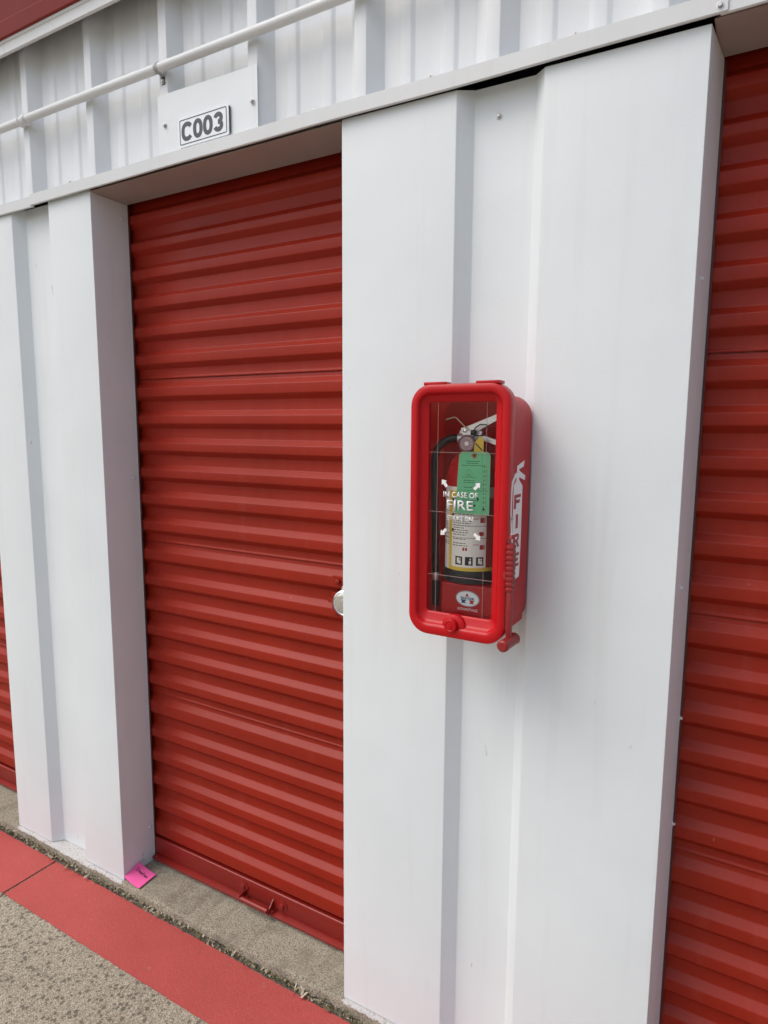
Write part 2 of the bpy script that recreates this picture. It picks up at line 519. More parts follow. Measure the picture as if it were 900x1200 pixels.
# ------------------------------------------------------------------ ground
GZ = -0.038
JX = -2.07
bm = B(); box(bm, -60, 60, -60, 60, -0.40, -0.10)
struct(obj("ground", bm, M['soil']))
for a, b2 in ((-60, JX - 0.003), (JX + 0.003, 60)):
    bm = B(); box(bm, a, b2, -60, -0.022, -0.0995, GZ, 0.003, 1)
    struct(obj("pavement", bm, M['pave']))
def wob(x, s=0): return 0.0008 * math.sin(x * 5 + s) + 0.0004 * math.sin(x * 61 + 1.3 + s) + random.uniform(-0.0009, 0.0009)
for a, b2 in ((-12, JX - 0.0045), (JX + 0.0045, 8)):
    bm = B()
    N = max(8, int((b2 - a) / 0.008))
    top = [[], []]
    for i in range(N + 1):
        x = a + (b2 - a) * i / N
        top[0].append((x, -0.2135 + wob(x), GZ + 0.0005)); top[1].append((x, -0.0265 + 0.6 * wob(x, 2), GZ + 0.0005))
    lo = [[bm.verts.new(p) for p in r_] for r_ in top]
    hi = [[bm.verts.new((p[0], p[1], p[2] + 0.0025)) for p in r_] for r_ in top]
    for i in range(N):
        bm.faces.new((hi[0][i], hi[0][i + 1], hi[1][i + 1], hi[1][i]))
        bm.faces.new((lo[0][i], lo[0][i + 1], hi[0][i + 1], hi[0][i]))
        bm.faces.new((lo[1][i], hi[1][i], hi[1][i + 1], lo[1][i + 1]))
    for e in (0, N): bm.faces.new((lo[0][e], lo[1][e], hi[1][e], hi[0][e]))
    struct(obj("painted_stripe", bm, M['stripe']))
# raised slab with a worn, slightly wavy nosing
bm = B()
N = 420
prof = [(0.0, -0.0990), (0.0, -0.010), (0.002, -0.004), (0.007, 0.0)]
rows = []
for i in range(N + 1):
    x = -4.2 + 6.4 * i / N
    e = -0.0125 + 0.0022 * math.sin(x * 9.0) * math.sin(x * 4.1 + 1) + 0.0014 * math.sin(x * 47) + random.uniform(-0.0010, 0.0010)
    rows.append([bm.verts.new((x, e + u + (random.uniform(-.001, .001) if k == 2 else 0), z)) for k, (u, z) in enumerate(prof)] + [bm.verts.new((x, 3.0, 0.0))])
for r0, r1 in zip(rows, rows[1:]):
    for k in range(4):
        bm.faces.new((r0[k], r1[k], r1[k + 1], r0[k + 1]))
struct(obj("concrete_slab", bm, M['slab'], smooth=40))

# soil packed against the slab
bm = B()
rows = []
N = 600
for i in range(N + 1):
    x = -4.1 + 5.6 * i / N
    h = 0.007 + 0.006 * math.sin(x * 7.7) * math.sin(x * 3.1) + random.uniform(-.0025, .0025)
    w_ = 0.0025 * math.sin(x * 13) + random.uniform(-.002, .002)
    rows.append([bm.verts.new(p) for p in ((x, -0.0290 + w_, GZ - 0.003), (x, -0.0250 + w_, GZ + 0.004 + random.uniform(-.001, .002)), (x, -0.0185 + random.uniform(-.0015, .0015), GZ + h * .75), (x, -0.0120, GZ + h + random.uniform(-.001, .004)), (x, -0.0085, GZ + h - .012))])
for r0, r1 in zip(rows, rows[1:]):
    for k in range(4): bm.faces.new((r0[k], r1[k], r1[k + 1], r0[k + 1]))
sb_ = obj("joint_dirt", bm, M['soil']); sb_['kind'] = 'stuff'
# leaf litter and grit caught in the joint
bm = B()
def leaf(cx, cy, cz, s, ar):
    a = random.uniform(0, math.tau)
    t1, t2 = random.uniform(-.7, .7), random.uniform(-.7, .7)
    rot = Matrix.Rotation(a, 3, 'Z') @ Matrix.Rotation(t1, 3, 'X') @ Matrix.Rotation(t2, 3, 'Y')
    pts = [(-s, 0, 0), (-s * .3, s * ar, s * .12), (s * .45, s * ar * .8, s * .05), (s, 0, s * .2), (s * .4, -s * ar, 0), (-s * .35, -s * ar * .9, s * .1)]
    vs = [bm.verts.new(Vector((cx, cy, cz)) + rot @ Vector(p)) for p in pts]
    bm.faces.new((vs[0], vs[1], vs[2], vs[3])); bm.faces.new((vs[0], vs[3], vs[4], vs[5]))
x = -3.4
while x < 0.9:
    dens = 0.45 + 0.55 * max(0, math.sin(x * 5.3) * math.sin(x * 2.1 + .6)) + 0.4 * max(0, math.sin(x * 17))
    for _ in range(int(7 * dens) + 2):
        leaf(x + random.uniform(-.012, .012), -0.0195 + random.gauss(0, 0.0040), GZ + random.uniform(.004, .018), random.uniform(.0025, .0065), random.uniform(.25, .6))
    if random.random() < 0.16 * dens:
        leaf(x, -0.024 + random.gauss(0, .006), GZ + .014, random.uniform(.008, .015), random.uniform(.25, .5))
    if random.random() < 0.06:
        leaf(x, -0.03 - abs(random.gauss(0, .03)), GZ + .0055, random.uniform(.003, .006), random.uniform(.1, .3))
    x += 0.0075
lo_ = obj("leaf_litter", bm, M['leaf']); lo_['kind'] = 'stuff'

# ------------------------------------------------------------------ the storage building
BR = (-1.2, 0.0, 0.0)
bld = thing("storage_building", BR, "white ribbed metal storage building with red corrugated roll-up doors and a ledge above them", "building")
def part(name, bm, mat, smooth=None, parent=None):
    return obj(name, bm, mat, parent or bld, BR, smooth)

DY = 0.142           # door plane
PD = 0.1285          # depth of the piers
def arc_corner(p0, p1, p2, r, n_=3):
    """replace corner p1 by a small arc"""
    a = Vector(p1); u = (Vector(p0) - a).normalized() * r; w = (Vector(p2) - a).normalized() * r
    out_ = []
    for k in range(n_ + 1):
        t = k / n_
        q = (a + u) * (1 - t) ** 2 + a * 2 * t * (1 - t) + (a + w) * t ** 2
        out_.append(tuple(q))
    return out_
def rounded(pts, r, closed=False, n_=3):
    out_ = []
    for i, p in enumerate(pts):
        if not closed and i in (0, len(pts) - 1):
            out_.append(tuple(p)); continue
        a, b3 = pts[i - 1], pts[(i + 1) % len(pts)]
        out_ += arc_corner(a, p, b3, r[i] if isinstance(r, list) else r, n_)
    return out_

def pilaster(x0, x1, ra, rb, zl, zr, splay_l=0.0, splay_r=0.0):
    """folded sheet pier; ra..rb is the recessed rib, zl/zr the height of its top edge left and right"""
    pts = [(x0 - splay_l, PD), (x0, 0.0)]
    if ra is not None:
        pts += [(ra, 0.0), (ra + 0.027, 0.032), (rb - 0.027, 0.032), (rb, 0.0)]
    pts += [(x1, 0.0), (x1 + splay_r, PD)]
    pts = rounded(pts, 0.0018)
    bm = B()
    def top(x): return zl + (zr - zl) * (x - x0) / (x1 - x0)
    z0 = 0.002
    rows = []
    zs = [z0] + [z0 + 0.27 * k for k in range(1, 8)]
    for z in zs + [None]:
        row = []
        for (x, y) in pts:
            row.append(bm.verts.new((x, y, top(x) + (0.0065 if 0.01 < y < 0.06 else 0.0) if z is None else z)))
        rows.append(row)
    for r0, r1 in zip(rows, rows[1:]):
        for i in range(len(pts) - 1):
            bm.faces.new((r0[i], r0[i + 1], r1[i + 1], r1[i]))
    # back and top closure
    bk = [rows[0][-1], rows[0][0]] + [r_[0] for r_ in rows[1:]] + [r_[-1] for r_ in rows[:0:-1]]
    bm.faces.new(bk)
    bm.faces.new(rows[-1][::-1])
    return part("pilaster", bm, M['white'], 25)

pilaster(-3.95, -3.25, None, None, 2.175, 2.175)
pilaster(-2.334, -1.737, -2.131, -1.937, 2.178, 2.176)
pilaster(-0.861, -0.123, -0.583, -0.403, 2.1755, 2.1660, 0.0, 0.012)
pilaster(0.78, 1.55, None, None, 2.17, 2.17)

# upper siding: ribs one foot apart, two small stiffeners between
PR = -0.523
def rib_profile(r0, pitches, lead):
    pts = []
    for k in range(pitches):
        r = r0 + 0.303 * k
        pts += [(r - 0.029 + (-0.004 if (k == 0 and lead) else 0), 0.032 - (0.0015 if (k == 0 and lead) else 0)), (r, 0.0), (r + 0.028, 0.0), (r + 0.057, 0.032)]
        for c0 in (0.098, 0.198):
            pts += [(r + c0 - 0.008, 0.032), (r + c0, 0.0275), (r + c0 + 0.024, 0.0275), (r + c0 + 0.033, 0.032)]
    pts.append((r0 + 0.303 * pitches - 0.029, 0.032))
    return pts
k = -12
while k < 7:
    r0 = PR + 0.303 * k
    bm = B()
    strip(bm, rounded(rib_profile(r0, 3, True), 0.0022, n_=2), lambda u, v, t: (u, v, t), [2.2035, 2.35, 2.55, 2.80])
    part("siding_panel", bm, M['siding'], 22)
    k += 3
XL, XR = -4.17, 1.57

# dark backing added behind the ledge so the gap to the inside reads black
bm = B(); box(bm, XL, XR, 0.045, 0.60, 2.2155, 2.79)
part("dark_gap_backing", bm, M['dark'])

# ledge flashing in three lengths
def flashing(x0, x1, dy, dz, sag):
    pts = [(0.030, 2.2135), (-0.006, 2.2055), (-0.012, 2.2035), (-0.0125, 2.1735), (-0.0105, 2.1715), (-0.0065, 2.1720), (-0.0065, 2.1732), (-0.0098, 2.1745), (-0.0105, 2.1985), (0.030, 2.206)]
    bm = B()
    xs = [x0 + (x1 - x0) * i / 16 for i in range(17)]
    rows = []
    for i, x in enumerate(xs):
        s = sag * math.sin(x * 4.0) + 0.0006 * math.sin(x * 13)
        rows.append([bm.verts.new((x, y + dy + (0.0008 * math.sin(x * 9) if y < 0 else 0), z + dz + (s if y < 0.02 else 0))) for y, z in pts])
    for r_0, r_1 in zip(rows, rows[1:]):
        for i in range(len(pts)):
            j = (i + 1) % len(pts)
            bm.faces.new((r_0[i], r_0[j], r_1[j], r_1[i]))
    bm.faces.new(rows[0]); bm.faces.new(rows[-1][::-1])
    return part("header_flashing", bm, M['trim'], 30)
flashing(XL, -1.9995, 0.0025, -0.0030, 0.0003)
flashing(-2.006, -0.100, -0.0025, 0.0006, 0.0012)
flashing(-0.1105, XR, 0.0005, -0.0010, 0.0005)

# soffit trim over each opening
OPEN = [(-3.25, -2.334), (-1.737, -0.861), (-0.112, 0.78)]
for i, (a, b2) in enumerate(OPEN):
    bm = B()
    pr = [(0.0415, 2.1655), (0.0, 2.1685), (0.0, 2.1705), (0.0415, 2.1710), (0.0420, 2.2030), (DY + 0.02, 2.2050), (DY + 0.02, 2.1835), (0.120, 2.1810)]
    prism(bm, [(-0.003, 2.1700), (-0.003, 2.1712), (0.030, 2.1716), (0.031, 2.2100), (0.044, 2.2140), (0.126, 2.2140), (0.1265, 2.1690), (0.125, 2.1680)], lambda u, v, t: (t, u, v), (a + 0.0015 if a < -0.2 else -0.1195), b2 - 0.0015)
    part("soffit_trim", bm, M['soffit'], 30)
    # unseen dark plate added so that the roll above the door stays dark
    bm = B(); box(bm, a + 0.003, b2 - 0.003, 0.165, 0.18, 1.9, 2.214)
    part("dark_roll_backing", bm, M['dark'])

# eave: white gutter trim under a red fascia, roof sheet behind
bm = B()
prism(bm, [(-0.040, 2.6000), (-0.040, 2.5925), (-0.047, 2.589), (-0.051, 2.592), (-0.0525, 2.6155), (-0.0555, 2.618), (-0.0570, 2.6235), (-0.0560, 2.6260), (-0.012, 2.6260), (-0.012, 2.622), (-0.048, 2.620), (-0.0475, 2.600)], lambda u, v, t: (t, u, v), XL, XR)
part("eave_trim", bm, M['trim'], 30)
bm = B()
prism(bm, [(-0.052, 2.6268), (-0.059, 2.6236), (-0.064, 2.6262), (-0.072, 2.66), (-0.069, 2.664), (-0.100, 2.80), (-0.108, 2.805), (-0.135, 2.95), (-0.02, 2.95), (-0.02, 2.6288)], lambda u, v, t: (t, u, v), XL, XR)
part("fascia", bm, M['fascia'], 30)
bm = B(); prism(bm, [(-0.019, 2.92), (-0.019, 2.945), (7.9, 3.20), (7.9, 3.175)], lambda u, v, t: (t, u, v), XL, XR)
part("roof", bm, M['siding'])
bm = B()
box(bm, XL, XL + 0.05, 0.145, 7.85, 0.002, 2.91); box(bm, XR - 0.05, XR, 0.145, 7.85, 0.002, 2.91); box(bm, XL + 0.051, XR - 0.051, 7.8, 7.85, 0.002, 3.16)
part("outer_wall", bm, M['siding'])

# hex-head screws
def screw_mesh(rad, name="screw"):
    bm = B()
    lathe(bm, [(rad * 1.5, 0.0), (rad * 1.5, 0.0012), (rad * 0.95, 0.0014), (rad * 0.95, 0.0045), (rad * 0.7, 0.0052)], (0, 0, 0), (0, 0, 1), 10)
    me = bpy.data.meshes.new(name); bm.to_mesh(me); bm.free()
    return me
sm_zinc = screw_mesh(0.0042); sm_zinc.materials.append(M['zinc'])
sm_trim = screw_mesh(0.0045); sm_trim.materials.append(M['trim'])
def screw(me, p, nrm, parent, root):
    o = link("screw", me, parent)
    o.location = Vector(p) - Vector(root)
    o.rotation_euler = Vector(nrm).to_track_quat('Z', 'Y').to_euler()
    return o
screw(sm_zinc, (-0.504, 0.0317, 2.118), (0, -1, 0), bld, BR)
for z, y in ((2.123, 0.107), (1.334, 0.109), (0.129, 0.112)):
    screw(sm_trim, (-1.7368, y, z), (1, 0, 0), bld, BR)
for z, y in ((1.767, 0.048), (1.199, 0.05), (0.907, 0.132), (0.672, 0.132)):
    screw(sm_trim, (-0.1228 + 0.0857 * y, y, z), (0.996, -0.085, 0), bld, BR)
screw(sm_trim, (-1.57, 0.078, 2.1805), (0, -0.2, -1), bld, BR)
screw(sm_trim, (-0.97, 0.078, 2.1805), (0, -0.2, -1), bld, BR)
for x in (-0.962, -0.66, -1.87, -0.36):
    screw(sm_zinc, (x, 0.0272 if False else 0.0317, 2.228), (0, -1, 0), bld, BR)
screw(sm_zinc, (-0.1115, -0.0145, 2.1825), (0, -1, 0), bld, BR)

# ------------------------------------------------------------------ roll-up doors (parts of the building)
CR, RE = DY - 0.010, DY + 0.0065
SHEETS = [(2.163, [2.106, 2.025, 1.94, 1.853, 1.767, 1.682]),
          (1.645, [1.583, 1.499, 1.415, 1.331, 1.245, 1.159]),
          (1.1265, [1.062, 0.978, 0.894, 0.808, 0.722, 0.636]),
          (0.606, [0.534, 0.448, 0.362, 0.275, 0.187])]
BAR_T = 0.086
def sheet_profile(s_top, darks, s_bot):
    pts = [(RE + 0.0015, s_top - 0.0005), (RE + 0.0005, s_top - 0.006)]
    first = True
    for zd in darks:
        pts_up = s_top - 0.0115 if first else prev - 0.0370
        pts += [(RE, pts_up), (CR, pts_up - 0.0150 if not first else s_top - 0.027)]
        pts += [(CR, zd + 0.0085), (RE, zd - 0.0065)]
        prev = zd; first = False
    if s_bot is not None:
        pts += [(RE, s_bot + 0.0075), (RE - 0.0028, s_bot + 0.0055), (RE - 0.0028, s_bot + 0.0012), (RE - 0.0012, s_bot + 0.0003)]
    else:
        pts += [(RE, prev - 0.0370), (CR, prev - 0.0520), (CR, BAR_T + 0.010), (RE, BAR_T + 0.001), (RE, BAR_T - 0.02)]
    return pts
def roll_door(x0, x1, hx, locked):
    g = B()
    for a, b2 in ((x0 - 0.030, x0 + 0.0055), (x1 - 0.0055, x1 + 0.030)):
        box(g, a, b2, PD + 0.0005, PD + 0.0020, 0.003, 2.163)
    d = part("roll_up_door", g, M['guide'])
    for i, (s, darks) in enumerate(SHEETS):
        sb = SHEETS[i + 1][0] if i + 1 < len(SHEETS) else None
        pr = sheet_profile(s, darks, sb)
        if i == 0:
            pr = [(RE + 0.02, 2.205), (RE + 0.008, 2.19)] + pr[1:]
        pr = rounded(pr, 0.0020, n_=3)
        bm = B()
        n_ = 10
        xs = [x0 - 0.025 + (x1 - x0 + 0.050) * q / n_ for q in range(n_ + 1)]
        strip(bm, pr, lambda u, v, t: (t, u, v), xs)
        part("curtain_sheet", bm, M['door'], 70, d)
    # bottom bar: angle with a toe that sticks out, lip on top, seal below
    bm = B()
    prism(bm, rounded([(DY + 0.012, BAR_T - 0.003), (DY - 0.012, BAR_T), (DY - 0.0150, BAR_T - 0.003), (DY - 0.0150, 0.0300), (DY - 0.0105, 0.0292), (DY - 0.0105, 0.0245), (DY - 0.0150, 0.0235), (DY - 0.0310, 0.0205), (DY - 0.0315, 0.0145), (DY - 0.0165, 0.0140), (DY - 0.0165, 0.0075), (DY + 0.012, 0.0075)], 0.0010, True, 2), lambda u, v, t: (t, u, v), x0 + 0.006, x1 - 0.006)
    part("bottom_bar", bm, M['bar'], 35, d)
    bm = B(); box(bm, x0 + 0.01, x1 - 0.01, DY - 0.0135, DY + 0.008, 0.0012, 0.0072)
    part("bottom_seal", bm, M['trim'], None, d)
    # lift handle: rod between two brackets
    bm = B()
    yb = DY - 0.015
    tube(bm, [(hx - 0.052, yb - 0.026, 0.036), (hx + 0.055, yb - 0.026, 0.036)], 0.0085, 14)
    box(bm, hx - 0.055, hx - 0.052, yb - 0.033, yb + 0.001, 0.028, 0.050, 0.001, 1)
    poly(bm, [(hx + 0.055, yb - 0.036, 0.027), (hx + 0.055, yb + 0.001, 0.027), (hx + 0.055, yb + 0.001, 0.062)], (0.003, 0, 0))
    part("lift_handle", bm, M['bar'], 40, d)
    for bx, bz in ((hx - 0.064, 0.058), (hx + 0.092, 0.052)):
        bm = B()
        lathe(bm, [(0.019, 0), (0.019, 0.0025), (0.010, 0.003), (0.0085, 0.008), (0.004, 0.010)], (bx, yb + 0.0005, bz), (0, -1, 0), 16)
        part("bolt", bm, M['bar'], 40, d)
    if locked:
        bm = B()
        box(bm, x1 - 0.122, x1 - 0.012, CR - 0.0012, CR + 0.004, 1.070, 1.102, 0.001, 1)
        box(bm, x1 - 0.118, x1 - 0.012, CR - 0.008, CR - 0.003, 1.000, 1.058, 0.001, 1)
        box(bm, x1 - 0.130, x1 - 0.012, CR - 0.0115, CR - 0.0082, 1.030, 1.040, 0.001, 1)
        lathe(bm, [(0.007, 0), (0.007, 0.006), (0.004, 0.008)], (x1 - 0.101, CR - 0.003, 1.088), (0, -1, 0), 10)
        lathe(bm, [(0.007, 0), (0.007, 0.006), (0.004, 0.008)], (x1 - 0.05, CR - 0.003, 1.088), (0, -1, 0), 10)
        part("latch", bm, M['door'], 40, d)
    return d
for (a, b2), hx, lk in zip(OPEN, (-2.80, -1.262, 0.33), (False, True, True)):
    roll_door(a, b2, hx, lk)

# ------------------------------------------------------------------ disc padlock on the middle door's latch
LP = (-0.9195, 0.104, 1.042)
lock = thing("disc_padlock", (LP[0], LP[1], LP[2] - 0.036), "shiny steel disc padlock on the red door latch, half hidden behind the white pier", "padlock")
bm = B(); lathe(bm, [(0.030, -0.013), (0.035, -0.010), (0.0362, 0.0), (0.035, 0.010), (0.031, 0.0130), (0.029, 0.0118), (0.0285, 0.0120), (0.012, 0.0125), (0.011, 0.0138), (0.001, 0.0138)], LP, (0.16, -1, 0.05), 40)
obj("body", bm, M['chrome'], lock, (LP[0], LP[1], LP[2] - 0.036), 25)
bm = B(); tube(bm, [(LP[0] + 0.012 * math.cos(a) , LP[1], LP[2] + 0.034 + 0.010 * math.sin(a)) for a in [R(d) for d in range(-20, 201, 20)]], 0.0045, 10)
obj("shackle", bm, M['chrome'], lock, (LP[0], LP[1], LP[2] - 0.036), 40)

# ------------------------------------------------------------------ unit number sign
SR = (-1.27, -0.002, 2.215)
sign = thing("unit_sign", SR, "white C003 unit number sign on a white metal backing plate above the ledge", "sign")
bm = B()
rows = []
for i in range(13):
    x = -1.441 + (0.342) * i / 12
    bow = 0.0006 * math.sin(i / 12 * math.pi * 1.7) + (0.0018 * ((i - 9) / 3) ** 2 if i > 9 else 0)
    rows.append((x, -0.0016 - bow, -0.0006 - bow * 0.9, 2.357 - 0.006 * i / 12))
va = [[bm.verts.new((x, ya, z)) for (x, ya, yb_, zt) in rows for z in (2.200,)], [bm.verts.new((x, ya, zt)) for (x, ya, yb_, zt) in rows],
      [bm.verts.new((x, yb_, zt)) for (x, ya, yb_, zt) in rows], [bm.verts.new((x, yb_, 2.200)) for (x, ya, yb_, zt) in rows]]
for q in range(4):
    A, Bq = va[q], va[(q + 1) % 4]
    for i in range(12):
        bm.faces.new((A[i], A[i + 1], Bq[i + 1], Bq[i]))
bm.faces.new([va[q][0] for q in range(4)]); bm.faces.new([va[q][12] for q in (3, 2, 1, 0)])
obj("backing_plate", bm, M['white'], sign, SR, 30)
for p in ((-1.416, -0.003, 2.281), (-1.115, -0.0048, 2.271)):
    screw(sm_zinc, p, (0, -1, 0), sign, SR)
X0, X1, Z0, Z1 = -1.3615, -1.1875, 2.2105, 2.2825
Y1 = -0.0085
bm = B(); prism(bm, rrect(X0, X1, Z0, Z1, 0.006, 5), xz(-0.0045), 0.0, 0.0040)
np_ = obj("number_plate", bm, [M['sign_white']], sign, SR, 40)
bm = B()
a_, b_ = rrect(X0 + 0.0058, X1 - 0.0058, Z0 + 0.0058, Z1 - 0.0058, 0.0045, 5), rrect(X0 + 0.0078, X1 - 0.0078, Z0 + 0.0078, Z1 - 0.0078, 0.003, 5)
loft(bm, [[(u, Y1 - 0.0003, v) for u, v in a_], [(u, Y1 - 0.0006, v) for u, v in a_], [(u, Y1 - 0.0006, v) for u, v in b_], [(u, Y1 - 0.0003, v) for u, v in b_]])
obj("border", bm, M['sign_gray'], np_, SR)
# shade along the plate's right edge, put in as a dark strip
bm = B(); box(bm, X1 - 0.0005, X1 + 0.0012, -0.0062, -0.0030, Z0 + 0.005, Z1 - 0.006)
obj("edge_shade", bm, M['sign_gray'], np_, SR)
def glyph(ch, cx, cz, w, h, t):
    a, b3 = (w - t) / 2, (h - t) / 2
    def se(deg, e=2.4):
        c_, s_ = math.cos(R(deg)), math.sin(R(deg))
        return (cx + a * math.copysign(abs(c_) ** (2 / e), c_), cz + b3 * math.copysign(abs(s_) ** (2 / e), s_))
    bm = B(); fn = xz(Y1)
    if ch == '0':
        stroke(bm, [se(d) for d in range(0, 360, 12)], t, fn, 0.0003, 0.0007, True)
    elif ch == 'C':
        stroke(bm, [se(d) for d in range(34, 327, 8)], t, fn, 0.0003, 0.0007)
    else:
        rr = b3 / 2
        top = [(cx + a * 0.92 * math.cos(R(d)), cz + rr + rr * math.sin(R(d))) for d in range(165, -76, -12)]
        low = [(cx + a * math.cos(R(d)), cz - rr + rr * math.sin(R(d))) for d in range(75, -166, -12)]
        stroke(bm, top + [(cx - a * 0.05, cz)], t, fn, 0.0003, 0.0007)
        stroke(bm, [(cx - a * 0.05, cz)] + low, t, fn, 0.00035, 0.00075)
    return bm
gw = 0.0315
for i, (ch, cx) in enumerate(zip("C003", (-1.3292, -1.2915, -1.2568, -1.2217))):
    obj("character", glyph(ch, cx, 2.2465, 0.0400 if ch == 'C' else 0.0325, 0.0455, 0.0104), M['sign_gray'], np_, SR)

# ------------------------------------------------------------------ conduit along the upper wall
PYC, PZ, PRD = -0.0165, 2.4145, 0.0118
cond = thing("conduit_pipe", (-1.6, PYC, PZ), "long thin off-white conduit pipe strapped across the ribs of the upper wall", "pipe")
CRT = (-1.6, PYC, PZ)
bm = B(); tube(bm, [(XL + 0.1 + (XR - XL - 0.2) * i / 40, PYC, PZ + 0.002 * math.sin(i * .5)) for i in range(41)], PRD, 20)
obj("pipe", bm, M['pipe'], cond, CRT, 40)
bm = B(); lathe(bm, [(PRD + .0005, -0.024), (PRD + 0.0026, -0.022), (PRD + 0.0042, -0.018), (PRD + 0.0042, -0.013), (PRD + 0.0022, -0.011), (PRD + 0.0022, 0.002), (PRD + 0.0044, 0.004), (PRD + 0.0044, 0.010), (PRD + 0.0028, 0.014), (PRD + .0005, 0.016)], (-2.005, PYC, PZ), (1, 0, 0), 20)
obj("coupling", bm, M['pipe'], cond, CRT, 30)
for rx in (-3.22, -1.418, -0.206, 0.70):
    bm = B()
    path = [(-0.0005, PZ + 0.0125)] + [(PYC + (PRD + 0.0012) * math.cos(R(d)), PZ + (PRD + 0.0012) * math.sin(R(d))) for d in range(60, 301, 15)] + [(-0.0012, PZ - 0.0145), (-0.0012, PZ - 0.033)]
    strip(bm, path, lambda u, v, t: (t, u, v), [rx - 0.006, rx + 0.006])
    r_ = bmesh.ops.solidify(bm, geom=list(bm.faces), thickness=0.0014)
    cl = obj("strap", bm, M['pipe'], cond, CRT, 40)
    s_ = link("screw", sm_zinc, cl); s_.location = Vector((rx, -0.0022, PZ - 0.026)) - Vector(CRT); s_.rotation_euler = Vector((0, -1, 0)).to_track_quat('Z', 'Y').to_euler()

# ------------------------------------------------------------------ fire extinguisher cabinet
CX0, CX1, CZ0, CZ1 = -0.604, -0.4005, 1.098, 1.5815
KR = (-0.502, -0.07, CZ0)
cab = thing("fire_cabinet", KR, "red plastic fire extinguisher cabinet with a clear window, hung on the wide white pier", "fire cabinet")
def kp(name, bm, mat, smooth=None, parent=None): return obj(name, bm, mat, parent or cab, KR, smooth)
def ring(x0, x1, z0, z1, r, y): return [(u, y, v) for u, v in rrect(x0, x1, z0, z1, r, 8)]
# shell: open tray
bm = B()
i_ = 0.0022
def ins(d, y, rr): return ring(CX0 + d, CX1 - d, CZ0 + d, CZ1 - d, rr, y)
def shl(d, y, rr): return ring(CX0 + d, CX1 - d, CZ0 + d, CZ1 - 0.016 - d, rr, y)
loft(bm, [shl(0.004, -0.116, 0.040), shl(0.0022, -0.116, 0.040), shl(0.0022, -0.013, 0.040), shl(0.0032, -0.006, 0.039), shl(0.0065, -0.0022, 0.036), shl(0.012, -0.0012, 0.030)], close_last=True)
loft(bm, [shl(0.004, -0.116, 0.040), shl(0.0062, -0.014, 0.037), shl(0.010, -0.0075, 0.030)], close_last=True)
kp("shell", bm, M['cabin'], 35)
# front frame: rounded rim that slopes in to the window
bm = B()
rim = [(0.0, -0.1125, .040), (-0.0010, -0.1140, .041), (-0.0010, -0.1375, .041), (0.0002, -0.1410, .040), (0.0030, -0.1424, .038), (0.0070, -0.1432, .034), (0.0128, -0.1430, .029), (0.0150, -0.1418, .027), (0.0172, -0.1375, .023), (0.0190, -0.1338, .020), (0.0215, -0.1318, .017), (0.0300, -0.1275, .009), (0.0322, -0.1262, .007), (0.0328, -0.1250, .006), (0.0328, -0.1195, .006), (0.022, -0.1165, .019), (0.020, -0.1125, .021)]
def fr_(d, y, rr):
    e = 0.011 * (1 - max(0.0, d - 0.004) / 0.0288)
    return ring(CX0 + d, CX1 - d, CZ0 + d - e, CZ1 - d, rr, y)
loft(bm, [fr_(d, y, rr) for d, y, rr in rim] + [fr_(*rim[0])])
bmesh.ops.remove_doubles(bm, verts=bm.verts, dist=1e-6)
frame = kp("front_frame", bm, M['cab'], 40)
for a in (-0.578, -0.470):
    bm = B()
    box(bm, a, a + 0.047, -0.141, -0.112, CZ1 - 0.001, CZ1 + 0.0052, 0.0018, 2)
    kp("hinge_tab", bm, M['cab'], 40, frame)
# boss with the round lock at the foot of the window
bm = B()
bx, bz = -0.5065, 1.118
arch = [(bx + 0.024 * math.cos(R(d)), bz - 0.007 + 0.022 * math.sin(R(d))) for d in range(-10, 191, 12)]
arch2 = [(bx + 0.019 * math.cos(R(d)), bz - 0.007 + 0.017 * math.sin(R(d))) for d in range(-10, 191, 12)]
loft(bm, [[(u, -0.1255, v) for u, v in arch], [(u, -0.1375, v) for u, v in arch], [(u, -0.1405, v) for u, v in arch2]], close_last=True)
kp("lock_boss", bm, M['cab'], 40, frame)
bm = B(); lathe(bm, [(0.0135, 0.0), (0.0135, 0.008), (0.0125, 0.0105), (0.0105, 0.0115), (0.0095, 0.0105), (0.006, 0.0105), (0.005, 0.012), (0.002, 0.0122)], (bx - 0.002, -0.1395, bz - 0.0045), (0, -1, 0), 24)
kp("lock", bm, M['cab'], 30, frame)
# shelf that carries the extinguisher
SZ = 1.192
bm = B(); box(bm, -0.5455, CX1 - 0.0075, -0.1140, -0.0082, CZ0 + 0.008, SZ, 0.004, 3)
kp("shelf", bm, M['cabin'], 40)
# emblem on the front of the shelf
ex, ez, ey = -0.4870, 1.1635, -0.1141
def ell(a, b3, y, n_=40): return [(ex + a * math.cos(math.tau * k_ / n_), y, ez + b3 * math.sin(math.tau * k_ / n_)) for k_ in range(n_)]
bm = B(); poly(bm, ell(0.0255, 0.0165, ey), (0, -0.0006, 0))
emb = kp("emblem", bm, M['silver'])
bm = B(); poly(bm, ell(0.0235, 0.0145, ey - 0.0007), (0, -0.0003, 0))
kp("emblem_face", bm, M['sign_white'], None, emb)
fy = ey - 0.0011
bm = text_mesh("BADGER", 0.0046, lambda u, v, w: (ex + u, fy - w, ez + 0.0006 + v), 0.03, 1.15)
kp("lettering", bm, M['blue'], None, emb)
bm = text_mesh("ADVANTAGE", 0.0052, lambda u, v, w: (ex + u, ey - 0.0002 - w, ez - 0.0225 + v), 0.01, 0.98)
kp("lettering", bm, M['decal'], None, emb)
